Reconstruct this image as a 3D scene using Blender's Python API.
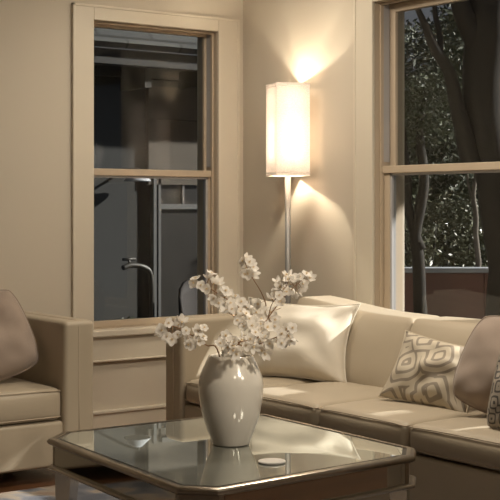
import bpy, bmesh, math, random
from mathutils import Vector, Matrix, noise

for o in list(bpy.data.objects):
    bpy.data.objects.remove(o)
C = bpy.context.scene.collection
S = bpy.context.scene
PI = math.pi

# ------------------------------------------------------------------ camera
YAW = math.radians(36.0)
EYE = 1.3
cd = bpy.data.cameras.new('camera')
cd.sensor_width = 36.0
cd.lens = 36.0 * 1300 / 500
cd.shift_y = -(250 - 208) / 500
cd.clip_end = 200
cam = bpy.data.objects.new('camera', cd)
cam.location = (0, 0, EYE)
cam.rotation_euler = (PI / 2, 0, -YAW)
C.objects.link(cam)
S.camera = cam

# ------------------------------------------------------------------ world, sun, room light, exposure
w = bpy.data.worlds.new('dusk')
S.world = w
w.use_nodes = True
nt = w.node_tree
nt.nodes.clear()
wo = nt.nodes.new('ShaderNodeOutputWorld')
wb = nt.nodes.new('ShaderNodeBackground')
tcw = nt.nodes.new('ShaderNodeTexCoord')
dt = nt.nodes.new('ShaderNodeVectorMath'); dt.operation = 'DOT_PRODUCT'
dt.inputs[1].default_value = (0.45, -0.75, 0.48)     # the side of the sky where the sun stands
nt.links.new(tcw.outputs['Generated'], dt.inputs[0])
mr = nt.nodes.new('ShaderNodeMapRange')
mr.inputs['From Min'].default_value = -0.5
mr.inputs['From Max'].default_value = 0.9
mr.inputs['To Min'].default_value = 0.11
mr.inputs['To Max'].default_value = 0.40
nt.links.new(dt.outputs['Value'], mr.inputs['Value'])
wb.inputs['Color'].default_value = (0.74, 0.77, 0.86, 1)
nt.links.new(mr.outputs['Result'], wb.inputs['Strength'])
nt.links.new(wb.outputs[0], wo.inputs[0])

sd = bpy.data.lights.new('low_sun', 'SUN')
sd.energy = 12.0
sd.color = (1.0, 0.95, 0.88)
sd.angle = math.radians(1.2)
sun = bpy.data.objects.new('low_sun', sd)
SUN_AZ = math.radians(115)      # compass direction the light comes from (0 = +Y, 90 = +X)
SUN_EL = math.radians(26)
sv = Vector((math.sin(SUN_AZ) * math.cos(SUN_EL), math.cos(SUN_AZ) * math.cos(SUN_EL), math.sin(SUN_EL)))
sun.rotation_euler = sv.to_track_quat('Z', 'Y').to_euler()
C.objects.link(sun)


def area(name, loc, size, energy, color, target):
    ld = bpy.data.lights.new(name, 'AREA')
    ld.shape = 'DISK'
    ld.size = size
    ld.energy = energy
    ld.color = color
    o = bpy.data.objects.new(name, ld)
    o.location = loc
    o.rotation_euler = (Vector(loc) - Vector(target)).to_track_quat('Z', 'Y').to_euler()
    C.objects.link(o)
    return o


WARM = (1.0, 0.88, 0.71)
area('ceiling_fill', (3.6, 3.9, 2.68), 0.5, 34, WARM, (3.3, 4.1, 0))  # area light without a fixture, added for the room's ambient light
area('corner_fill', (3.85, 5.45, 2.70), 0.4, 11, WARM, (3.95, 5.55, 0))  # unseen light added to brighten the walls and sofa near the corner
area('rear_fill', (1.6, 0.6, 2.68), 0.5, 10, WARM, (1.8, 1.6, 0))  # weak fill added from behind the camera, no fixture
area('front_fill', (3.1, 1.5, 1.8), 0.4, 6, WARM, (2.8, 3.6, 0.8))  # unseen front light added to brighten the vase side facing the camera
sl = bpy.data.lights.new('vase_fill', 'SPOT')  # unseen spot added to lift the vase and blossoms
sl.energy = 190
sl.color = WARM
sl.spot_size = math.radians(22)
sl.spot_blend = 1.0
sl.shadow_soft_size = 0.12
so_ = bpy.data.objects.new('vase_fill', sl)
so_.location = (2.75, 1.0, 2.6)
so_.rotation_euler = (Vector(so_.location) - Vector((2.66, 3.75, 0.92))).to_track_quat('Z', 'Y').to_euler()
C.objects.link(so_)

S.cycles.caustics_reflective = False
S.cycles.caustics_refractive = False
S.view_settings.view_transform = 'Standard'
S.view_settings.look = 'None'
S.view_settings.exposure = 0.15
S.view_settings.gamma = 1.0
S.view_settings.use_curve_mapping = False


# ------------------------------------------------------------------ materials
def new_mat(name):
    m = bpy.data.materials.new(name)
    m.use_nodes = True
    return m, m.node_tree, m.node_tree.nodes['Principled BSDF']


def N(t, kind, **kw):
    n = t.nodes.new(kind)
    for k, v in kw.items():
        if k in n.inputs:
            n.inputs[k].default_value = v
        else:
            setattr(n, k, v)
    return n


def mat(name, col, rough=0.6, metal=0.0, var=0.08, scale=8.0, bump=0.0, bscale=120.0, sheen=0.0, spec=0.5, coat=0.0):
    m, t, p = new_mat(name)
    p.inputs['Roughness'].default_value = rough
    p.inputs['Metallic'].default_value = metal
    p.inputs['Specular IOR Level'].default_value = spec
    p.inputs['Coat Weight'].default_value = coat
    p.inputs['Sheen Weight'].default_value = sheen
    tc = N(t, 'ShaderNodeTexCoord')
    nz = N(t, 'ShaderNodeTexNoise', Scale=scale, Detail=4.0)
    t.links.new(tc.outputs['Object'], nz.inputs['Vector'])
    mx = N(t, 'ShaderNodeMix', data_type='RGBA')
    t.links.new(nz.outputs['Fac'], mx.inputs['Factor'])
    mx.inputs['A'].default_value = [c * (1 - var) for c in col] + [1]
    mx.inputs['B'].default_value = [min(1, c * (1 + var)) for c in col] + [1]
    t.links.new(mx.outputs['Result'], p.inputs['Base Color'])
    if bump:
        n2 = N(t, 'ShaderNodeTexNoise', Scale=bscale, Detail=3.0)
        t.links.new(tc.outputs['Object'], n2.inputs['Vector'])
        b = N(t, 'ShaderNodeBump', Strength=bump, Distance=0.004)
        t.links.new(n2.outputs['Fac'], b.inputs['Height'])
        t.links.new(b.outputs['Normal'], p.inputs['Normal'])
    return m


M = {}
M['wall'] = mat('wall_paint', (0.60, 0.54, 0.45), 0.75, var=0.02, scale=2, bump=0.08, bscale=300)
M['trim'] = mat('trim_paint', (0.66, 0.60, 0.50), 0.45, var=0.02, scale=3)
M['sashwood'] = mat('sash_wood', (0.50, 0.41, 0.31), 0.45, var=0.08, scale=5)
M['channel'] = mat('jamb_channel', (0.42, 0.41, 0.42), 0.4, var=0.03)
M['ceiling'] = mat('ceiling_paint', (0.75, 0.71, 0.64), 0.9, var=0.02)
M['leather'] = mat('sofa_leather', (0.44, 0.37, 0.275), 0.48, var=0.05, scale=6, bump=0.12, bscale=260, sheen=0.1)
M['welt'] = mat('sofa_welt', (0.48, 0.40, 0.30), 0.5, var=0.05)
M['foot'] = mat('dark_foot', (0.03, 0.02, 0.015), 0.4)
M['cream'] = mat('cream_linen', (0.74, 0.68, 0.58), 0.85, var=0.04, scale=20, bump=0.25, bscale=500, sheen=0.2)
M['mauve'] = mat('mauve_linen', (0.34, 0.265, 0.215), 0.85, var=0.06, scale=20, bump=0.25, bscale=500, sheen=0.3)
M['shade_trim'] = mat('shade_trim', (0.85, 0.80, 0.74), 0.8, var=0.03)
M['chrome'] = mat('brushed_steel', (0.50, 0.49, 0.48), 0.42, metal=1.0, var=0.03)
M['pole'] = mat('satin_steel', (0.36, 0.355, 0.35), 0.5, metal=0.5, var=0.03)
M['bronze'] = mat('antique_silver', (0.42, 0.37, 0.31), 0.28, metal=1.0, var=0.15, scale=25)
M['darkedge'] = mat('dark_edge', (0.05, 0.045, 0.04), 0.3, metal=0.6)
M['vase'] = mat('vase_glaze', (0.80, 0.75, 0.66), 0.16, var=0.03, scale=6, coat=0.6)
M['vase_in'] = mat('vase_inside', (0.35, 0.30, 0.24), 0.5)
M['petal'] = mat('petal', (0.90, 0.86, 0.79), 0.7, var=0.05, scale=40)
M['stamen'] = mat('stamen', (0.72, 0.55, 0.30), 0.7)
M['twig'] = mat('twig', (0.24, 0.13, 0.06), 0.7, var=0.2, scale=60)
M['disc'] = mat('disc_white', (0.85, 0.82, 0.78), 0.3, var=0.08, scale=60)
M['silverleg'] = mat('mirrored_leg', (0.62, 0.60, 0.56), 0.18, metal=1.0, var=0.12, scale=40)


def petal_mat():
    m, t, p = new_mat('petal')
    t.nodes.remove(p)
    d = N(t, 'ShaderNodeBsdfDiffuse')
    d.inputs['Color'].default_value = (0.93, 0.89, 0.83, 1)
    tl = N(t, 'ShaderNodeBsdfTranslucent')
    tl.inputs['Color'].default_value = (0.93, 0.89, 0.83, 1)
    ms = N(t, 'ShaderNodeMixShader', Fac=0.35)
    t.links.new(d.outputs[0], ms.inputs[1])
    t.links.new(tl.outputs[0], ms.inputs[2])
    t.links.new(ms.outputs[0], t.nodes['Material Output'].inputs[0])
    return m


M['petal'] = petal_mat()


def mirror_mat(name, tint, dif, facmix, rough):
    m, t, p = new_mat(name)
    t.nodes.remove(p)
    out = t.nodes['Material Output']
    g = N(t, 'ShaderNodeBsdfGlossy', Roughness=rough)
    g.inputs['Color'].default_value = tint + (1,)
    d = N(t, 'ShaderNodeBsdfDiffuse')
    tc = N(t, 'ShaderNodeTexCoord')
    nz = N(t, 'ShaderNodeTexNoise', Scale=9.0, Detail=6.0)
    t.links.new(tc.outputs['Object'], nz.inputs['Vector'])
    mx = N(t, 'ShaderNodeMix', data_type='RGBA')
    mx.inputs['A'].default_value = [c * 0.92 for c in dif] + [1]
    mx.inputs['B'].default_value = [c * 1.08 for c in dif] + [1]
    t.links.new(nz.outputs['Fac'], mx.inputs['Factor'])
    t.links.new(mx.outputs['Result'], d.inputs['Color'])
    ms = N(t, 'ShaderNodeMixShader', Fac=facmix)
    t.links.new(d.outputs[0], ms.inputs[1])
    t.links.new(g.outputs[0], ms.inputs[2])
    t.links.new(ms.outputs[0], out.inputs[0])
    return m


M['mirror_top'] = mirror_mat('mirror_top', (0.88, 0.90, 0.86), (0.42, 0.43, 0.39), 0.72, 0.0)
M['mirror_side'] = mirror_mat('mirror_side', (0.62, 0.61, 0.57), (0.20, 0.19, 0.17), 0.85, 0.04)


def glass_mat(name, tint):
    m, t, p = new_mat(name)
    t.nodes.remove(p)
    out = t.nodes['Material Output']
    tr = N(t, 'ShaderNodeBsdfTransparent')
    tr.inputs['Color'].default_value = tint + (1,)
    g = N(t, 'ShaderNodeBsdfGlossy', Roughness=0.0)
    g.inputs['Color'].default_value = (1, 1, 1, 1)
    fr = N(t, 'ShaderNodeFresnel', IOR=1.45)
    ge = N(t, 'ShaderNodeNewGeometry')
    ir = N(t, 'ShaderNodeMapRange')         # the pane is thin: same reflectance on both of its faces
    ir.inputs['To Min'].default_value = 1.28
    ir.inputs['To Max'].default_value = 1 / 1.28
    t.links.new(ge.outputs['Backfacing'], ir.inputs['Value'])
    t.links.new(ir.outputs['Result'], fr.inputs['IOR'])
    ms = N(t, 'ShaderNodeMixShader')
    t.links.new(fr.outputs[0], ms.inputs[0])
    t.links.new(tr.outputs[0], ms.inputs[1])
    t.links.new(g.outputs[0], ms.inputs[2])
    t.links.new(ms.outputs[0], out.inputs[0])
    return m


M['glass'] = glass_mat('window_glass', (0.76, 0.77, 0.76))


def shade_mat():
    m, t, p = new_mat('shade_linen')
    t.nodes.remove(p)
    out = t.nodes['Material Output']
    tc = N(t, 'ShaderNodeTexCoord')
    mp = N(t, 'ShaderNodeMapping')
    mp.inputs['Scale'].default_value = (34, 34, 60)
    nz = N(t, 'ShaderNodeTexNoise', Scale=3.0, Detail=4.0)
    t.links.new(tc.outputs['Object'], mp.inputs[0])
    t.links.new(mp.outputs[0], nz.inputs['Vector'])
    mx = N(t, 'ShaderNodeMix', data_type='RGBA')
    mx.inputs['A'].default_value = (0.50, 0.40, 0.35, 1)
    mx.inputs['B'].default_value = (0.90, 0.83, 0.77, 1)
    t.links.new(nz.outputs['Fac'], mx.inputs['Factor'])
    d = N(t, 'ShaderNodeBsdfDiffuse')
    tl = N(t, 'ShaderNodeBsdfTranslucent')
    t.links.new(mx.outputs['Result'], d.inputs['Color'])
    t.links.new(mx.outputs['Result'], tl.inputs['Color'])
    ms = N(t, 'ShaderNodeMixShader', Fac=0.055)
    t.links.new(d.outputs[0], ms.inputs[1])
    t.links.new(tl.outputs[0], ms.inputs[2])
    t.links.new(ms.outputs[0], out.inputs[0])
    return m


M['shade'] = shade_mat()


def bulb_mat():
    m, t, p = new_mat('lit_bulb')
    t.nodes.remove(p)
    tr = N(t, 'ShaderNodeBsdfTransparent')
    em = N(t, 'ShaderNodeEmission', Strength=8.0)
    em.inputs['Color'].default_value = (1, 0.8, 0.55, 1)
    ms = N(t, 'ShaderNodeMixShader', Fac=0.4)
    t.links.new(tr.outputs[0], ms.inputs[1])
    t.links.new(em.outputs[0], ms.inputs[2])
    t.links.new(ms.outputs[0], t.nodes['Material Output'].inputs[0])
    return m


M['bulb'] = bulb_mat()


def floor_mat():
    m, t, p = new_mat('wood_planks')
    tc = N(t, 'ShaderNodeTexCoord')
    br = N(t, 'ShaderNodeTexBrick', Scale=1.0)
    br.offset = 0.37
    br.inputs['Brick Width'].default_value = 1.1
    br.inputs['Row Height'].default_value = 0.09
    br.inputs['Mortar Size'].default_value = 0.0015
    br.inputs['Color1'].default_value = (0.17, 0.075, 0.032, 1)
    br.inputs['Color2'].default_value = (0.25, 0.115, 0.05, 1)
    br.inputs['Mortar'].default_value = (0.04, 0.02, 0.01, 1)
    t.links.new(tc.outputs['Object'], br.inputs['Vector'])
    mp = N(t, 'ShaderNodeMapping')
    mp.inputs['Scale'].default_value = (3, 60, 1)
    nz = N(t, 'ShaderNodeTexNoise', Scale=2.0, Detail=6.0)
    t.links.new(tc.outputs['Object'], mp.inputs[0])
    t.links.new(mp.outputs[0], nz.inputs['Vector'])
    mx = N(t, 'ShaderNodeMix', data_type='RGBA', blend_type='MULTIPLY')
    mx.inputs['Factor'].default_value = 0.5
    t.links.new(br.outputs['Color'], mx.inputs['A'])
    t.links.new(nz.outputs['Color'], mx.inputs['B'])
    t.links.new(mx.outputs['Result'], p.inputs['Base Color'])
    p.inputs['Roughness'].default_value = 0.32
    return m


M['floor'] = floor_mat()


def rug_mat():
    m, t, p = new_mat('faded_rug')
    tc = N(t, 'ShaderNodeTexCoord')
    n1 = N(t, 'ShaderNodeTexNoise', Scale=4.0, Detail=5.0, Distortion=1.2)
    vo = N(t, 'ShaderNodeTexVoronoi', Scale=7.0, feature='SMOOTH_F1')
    for n in (n1, vo):
        t.links.new(tc.outputs['Object'], n.inputs['Vector'])
    mx = N(t, 'ShaderNodeMix', data_type='FLOAT')
    mx.inputs[0].default_value = 0.5
    t.links.new(n1.outputs['Fac'], mx.inputs[2])
    t.links.new(vo.outputs['Distance'], mx.inputs[3])
    cr = N(t, 'ShaderNodeValToRGB')
    e = cr.color_ramp.elements
    e[0].position = 0.34
    e[0].color = (0.11, 0.12, 0.15, 1)
    e[1].position = 0.62
    e[1].color = (0.36, 0.30, 0.24, 1)
    k = e.new(0.44); k.color = (0.20, 0.20, 0.22, 1)
    k = e.new(0.48); k.color = (0.33, 0.28, 0.23, 1)
    k = e.new(0.55); k.color = (0.27, 0.20, 0.16, 1)
    t.links.new(mx.outputs[0], cr.inputs[0])
    t.links.new(cr.outputs[0], p.inputs['Base Color'])
    p.inputs['Roughness'].default_value = 0.95
    n2 = N(t, 'ShaderNodeTexNoise', Scale=400.0)
    b = N(t, 'ShaderNodeBump', Strength=0.4, Distance=0.004)
    t.links.new(tc.outputs['Object'], n2.inputs['Vector'])
    t.links.new(n2.outputs['Fac'], b.inputs['Height'])
    t.links.new(b.outputs['Normal'], p.inputs['Normal'])
    return m


M['rug'] = rug_mat()


def pattern_mat(name, light, dark, kind):
    """fabric with warped diamond / concentric line ornament"""
    m, t, p = new_mat(name)
    tc = N(t, 'ShaderNodeTexCoord')
    mp = N(t, 'ShaderNodeMapping')
    mp.inputs['Rotation'].default_value = (0, 0, math.radians(20 if kind == 'maze' else 45))
    t.links.new(tc.outputs['UV'], mp.inputs[0])
    nz = N(t, 'ShaderNodeTexNoise', Scale=2.2, Detail=2.0)
    t.links.new(mp.outputs[0], nz.inputs['Vector'])
    ad = N(t, 'ShaderNodeMix', data_type='VECTOR')
    ad.inputs[0].default_value = 0.10
    t.links.new(mp.outputs[0], ad.inputs[4])
    t.links.new(nz.outputs['Color'], ad.inputs[5])
    vo = N(t, 'ShaderNodeTexVoronoi', Scale=3.3 if kind == 'maze' else 9.0)
    vo.distance = 'MINKOWSKI'
    vo.inputs['Exponent'].default_value = 1.3
    vo.inputs['Randomness'].default_value = 0.75
    t.links.new(ad.outputs[1], vo.inputs['Vector'])
    mu = N(t, 'ShaderNodeMath', operation='MULTIPLY')
    mu.inputs[1].default_value = 26.0 if kind == 'maze' else 17.0
    t.links.new(vo.outputs['Distance'], mu.inputs[0])
    sn = N(t, 'ShaderNodeMath', operation='SINE')
    t.links.new(mu.outputs[0], sn.inputs[0])
    cr = N(t, 'ShaderNodeValToRGB')
    e = cr.color_ramp.elements
    e[0].position = 0.60
    e[0].color = light + (1,)
    e[1].position = 0.76
    e[1].color = dark + (1,)
    ma = N(t, 'ShaderNodeMath', operation='MULTIPLY_ADD')
    ma.inputs[1].default_value = 0.5
    ma.inputs[2].default_value = 0.5
    t.links.new(sn.outputs[0], ma.inputs[0])
    t.links.new(ma.outputs[0], cr.inputs[0])
    t.links.new(cr.outputs[0], p.inputs['Base Color'])
    p.inputs['Roughness'].default_value = 0.9
    return m


M['maze'] = pattern_mat('maze_weave', (0.60, 0.53, 0.42), (0.31, 0.265, 0.215), 'maze')
M['spots'] = pattern_mat('fleck_weave', (0.42, 0.37, 0.31), (0.10, 0.09, 0.085), 'flecks')

# outdoors
M['bark'] = mat('bark', (0.022, 0.018, 0.014), 0.9, var=0.4, scale=14, bump=0.4, bscale=16)
M['leaf_dark'] = mat('leaf_dark', (0.045, 0.055, 0.030), 0.6, var=0.45, scale=3)
M['leaf_mid'] = mat('leaf_mid', (0.07, 0.085, 0.045), 0.5, var=0.5, scale=4)
M['leaf_pale'] = mat('leaf_pale', (0.085, 0.09, 0.05), 0.4, var=0.5, scale=5)
M['clay'] = mat('clay_render', (0.20, 0.105, 0.085), 0.9, var=0.1, scale=3)
M['cap'] = mat('coping', (0.36, 0.38, 0.42), 0.7)
M['soil'] = mat('soil', (0.05, 0.05, 0.04), 0.95, var=0.3)
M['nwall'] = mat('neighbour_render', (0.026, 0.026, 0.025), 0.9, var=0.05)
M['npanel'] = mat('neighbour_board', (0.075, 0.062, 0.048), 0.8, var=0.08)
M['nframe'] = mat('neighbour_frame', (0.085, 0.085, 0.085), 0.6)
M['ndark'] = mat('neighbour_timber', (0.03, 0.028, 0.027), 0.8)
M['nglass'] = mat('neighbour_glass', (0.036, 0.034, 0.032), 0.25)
M['iron'] = mat('garden_iron', (0.025, 0.022, 0.018), 0.5)
M['wicker'] = mat('wicker', (0.022, 0.017, 0.016), 0.8, var=0.3, scale=40)


def roof_mat():
    m, t, p = new_mat('neighbour_shingle')
    tc = N(t, 'ShaderNodeTexCoord')
    br = N(t, 'ShaderNodeTexBrick', Scale=1.0)
    br.inputs['Brick Width'].default_value = 0.5
    br.inputs['Row Height'].default_value = 0.11
    br.inputs['Mortar Size'].default_value = 0.012
    br.inputs['Color1'].default_value = (0.04, 0.042, 0.042, 1)
    br.inputs['Color2'].default_value = (0.06, 0.062, 0.06, 1)
    br.inputs['Mortar'].default_value = (0.012, 0.012, 0.012, 1)
    t.links.new(tc.outputs['UV'], br.inputs['Vector'])
    t.links.new(br.outputs['Color'], p.inputs['Base Color'])
    p.inputs['Roughness'].default_value = 0.9
    return m


M['nroof'] = roof_mat()


# ------------------------------------------------------------------ mesh helpers
def link_mesh(name, bm, ms, parent=None, smooth=False, angle=None):
    me = bpy.data.meshes.new(name)
    bm.normal_update()
    bm.to_mesh(me)
    bm.free()
    if not isinstance(ms, (list, tuple)):
        ms = [ms]
    for m in ms:
        me.materials.append(m)
    if smooth:
        for p in me.polygons:
            p.use_smooth = True
        if angle:
            me.set_sharp_from_angle(angle=math.radians(angle))
    o = bpy.data.objects.new(name, me)
    C.objects.link(o)
    if parent:
        o.parent = parent
    return o


def thing(name, label, cat, loc=(0, 0, 0), rz=0.0, group=None):
    o = bpy.data.objects.new(name, None)
    o.empty_display_size = 0.1
    o.location = loc
    o.rotation_euler = (0, 0, rz)
    C.objects.link(o)
    o['label'] = label
    o['category'] = cat
    if group:
        o['group'] = group
    return o


def tag(o, label, cat, group=None):
    o['label'] = label
    o['category'] = cat
    if group:
        o['group'] = group
    return o


def struct(o):
    o['kind'] = 'structure'
    return o


def bx(bm, x0, x1, y0, y1, z0, z1, bev=0.0, seg=2, mi=0):
    vs = [bm.verts.new((x, y, z)) for x in (x0, x1) for y in (y0, y1) for z in (z0, z1)]
    idx = [(0, 1, 3, 2), (4, 6, 7, 5), (0, 4, 5, 1), (2, 3, 7, 6), (0, 2, 6, 4), (1, 5, 7, 3)]
    fs = [bm.faces.new([vs[i] for i in f]) for f in idx]
    for f in fs:
        f.material_index = mi
    if bev:
        es = list({e for f in fs for e in f.edges})
        r = bmesh.ops.bevel(bm, geom=es, offset=bev, segments=seg, affect='EDGES', profile=0.5)
        for f in r['faces']:
            f.material_index = mi
    return vs


def rbox(bm, x0, x1, y0, y1, z0, z1, r, n=(12, 12, 8), fn=None, mi=0):
    """rounded box on a dense grid; fn(u,v,w,co) may bulge it (u,v,w in -1..1)"""
    c = Vector(((x0 + x1) / 2, (y0 + y1) / 2, (z0 + z1) / 2))
    h = Vector(((x1 - x0) / 2, (y1 - y0) / 2, (z1 - z0) / 2))
    rr = min(r, h.x * 0.999, h.y * 0.999, h.z * 0.999)
    cache = {}

    def ticks(nn, half):
        # denser samples inside the rounded margin
        k = 4
        t = []
        for i in range(k):
            a = (i / k) * PI / 2
            t.append(-half + rr * (1 - math.cos(a)) if False else -half + rr * i / k)
        inner = half - rr
        for i in range(nn + 1):
            t.append(-inner + 2 * inner * i / nn)
        for i in range(1, k + 1):
            t.append(inner + rr * i / k)
        return t

    T = [ticks(n[i], h[i]) for i in range(3)]

    def vert(i, j, k):
        key = (i, j, k)
        if key in cache:
            return cache[key]
        q = Vector((T[0][i], T[1][j], T[2][k]))
        inn = Vector([max(-(h[a] - rr), min(h[a] - rr, q[a])) for a in range(3)])
        d = q - inn
        if d.length > 1e-9:
            # cube to sphere for the margin
            mx = max(abs(d.x), abs(d.y), abs(d.z))
            d = d.normalized() * mx
        p = inn + d
        u = Vector((p.x / h.x, p.y / h.y, p.z / h.z))
        p = p + c
        if fn:
            p = fn(u, p)
        v = bm.verts.new(p)
        cache[key] = v
        return v

    L = [len(t) - 1 for t in T]
    for a, b, cc in ((0, 1, 2), (1, 2, 0), (2, 0, 1)):
        for side in (0, L[cc]):
            for i in range(L[a]):
                for j in range(L[b]):
                    q = []
                    for di, dj in ((0, 0), (1, 0), (1, 1), (0, 1)):
                        k = [0, 0, 0]
                        k[a] = i + di
                        k[b] = j + dj
                        k[cc] = side
                        q.append(vert(*k))
                    if side == 0:
                        q.reverse()
                    try:
                        f = bm.faces.new(q)
                        f.material_index = mi
                    except ValueError:
                        pass


def tube(bm, pts, rad, n=8, mi=0, caps=True, closed=False):
    pts = [Vector(p) for p in pts]
    rads = rad if isinstance(rad, (list, tuple)) else [rad] * len(pts)
    rings = []
    up = None
    m = len(pts)
    for i, p in enumerate(pts):
        if closed:
            d = (pts[(i + 1) % m] - pts[i - 1]).normalized()
        else:
            d = (pts[min(i + 1, m - 1)] - pts[max(i - 1, 0)]).normalized()
        if up is None:
            up = Vector((0, 0, 1)) if abs(d.z) < 0.9 else Vector((1, 0, 0))
        s = d.cross(up)
        if s.length < 1e-6:
            s = d.cross(Vector((0, 1, 0.3)))
        s.normalize()
        up = s.cross(d).normalized()
        rings.append([bm.verts.new(p + (s * math.cos(2 * PI * k / n) + up * math.sin(2 * PI * k / n)) * rads[i]) for k in range(n)])
    rng = range(m) if closed else range(m - 1)
    for i in rng:
        a, b = rings[i], rings[(i + 1) % m]
        for k in range(n):
            f = bm.faces.new((a[k], a[(k + 1) % n], b[(k + 1) % n], b[k]))
            f.material_index = mi
            f.smooth = True
    if caps and not closed:
        bm.faces.new(list(reversed(rings[0]))).material_index = mi
        bm.faces.new(rings[-1]).material_index = mi


def lathe(bm, prof, n=48, mi=0, c=(0, 0)):
    rings = []
    for r, z in prof:
        if r < 1e-5:
            rings.append([bm.verts.new((c[0], c[1], z))])
        else:
            rings.append([bm.verts.new((c[0] + r * math.cos(2 * PI * k / n), c[1] + r * math.sin(2 * PI * k / n), z)) for k in range(n)])
    for a, b in zip(rings, rings[1:]):
        for k in range(n):
            k2 = (k + 1) % n
            if len(a) == 1 and len(b) == 1:
                continue
            if len(a) == 1:
                f = bm.faces.new((a[0], b[k2], b[k]))
            elif len(b) == 1:
                f = bm.faces.new((a[k], a[k2], b[0]))
            else:
                f = bm.faces.new((a[k], a[k2], b[k2], b[k]))
            f.material_index = mi


def sstep(a, b, x):
    t = max(0, min(1, (x - a) / (b - a)))
    return t * t * (3 - 2 * t)


# ------------------------------------------------------------------ room shell
WX, WY, RX0, RY0, HC = 4.67, 6.5, -2.2, -2.0, 2.75
TH = 0.22

bm = bmesh.new(); bx(bm, RX0 - TH, WX + TH, RY0 - TH, WY + TH, -0.1, 0)
struct(link_mesh('floor', bm, M['floor']))
bm = bmesh.new(); bx(bm, RX0 - TH, WX + TH, RY0 - TH, WY + TH, HC, HC + 0.1)
struct(link_mesh('ceiling', bm, M['ceiling']))

# openings: left window in the Y wall, right window in the X wall
LW = (3.612, 4.478, 0.60, 2.372)       # x0 x1 z0 z1
RW = (3.92, 5.285, 0.60, 2.415)        # y0 y1 z0 z1
RW2 = (2.20, 3.565, 0.60, 2.415)  # unseen opening, cut so that the low sun reaches the seats

bm = bmesh.new()
bx(bm, RX0, LW[0], WY, WY + TH, 0, HC)
bx(bm, LW[1], WX + TH, WY, WY + TH, 0, HC)
bx(bm, LW[0], LW[1], WY, WY + TH, 0, LW[2])
bx(bm, LW[0], LW[1], WY, WY + TH, LW[3], HC)
struct(link_mesh('wall_left', bm, M['wall']))
bm = bmesh.new()
bx(bm, WX, WX + TH, RY0, RW2[0], 0, HC)
bx(bm, WX, WX + TH, RW2[1], RW[0], 0, HC)
bx(bm, WX, WX + TH, RW2[0], RW2[1], 0, RW2[2])
bx(bm, WX, WX + TH, RW2[0], RW2[1], RW2[3], HC)
bx(bm, WX, WX + TH, RW[1], WY, 0, HC)
bx(bm, WX, WX + TH, RW[0], RW[1], 0, RW[2])
bx(bm, WX, WX + TH, RW[0], RW[1], RW[3], HC)
struct(link_mesh('wall_right', bm, M['wall']))
bm = bmesh.new(); bx(bm, RX0 - TH, WX + TH, RY0 - TH, RY0, 0, HC)
struct(link_mesh('wall_rear', bm, M['wall']))
bm = bmesh.new(); bx(bm, RX0 - TH, RX0, RY0, WY + TH, 0, HC)
struct(link_mesh('wall_side', bm, M['wall']))

bm = bmesh.new()
bx(bm, RX0, WX - 0.022, WY - 0.022, WY, 0, 0.135, 0.003)
bx(bm, RX0, WX - 0.022, WY - 0.030, WY, 0.125, 0.147, 0.006)
struct(link_mesh('baseboard_left', bm, M['trim']))
bm = bmesh.new()
bx(bm, WX - 0.022, WX, RY0, WY - 0.03, 0, 0.135, 0.003)
bx(bm, WX - 0.030, WX, RY0, WY - 0.03, 0.125, 0.147, 0.006)
struct(link_mesh('baseboard_right', bm, M['trim']))


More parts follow.
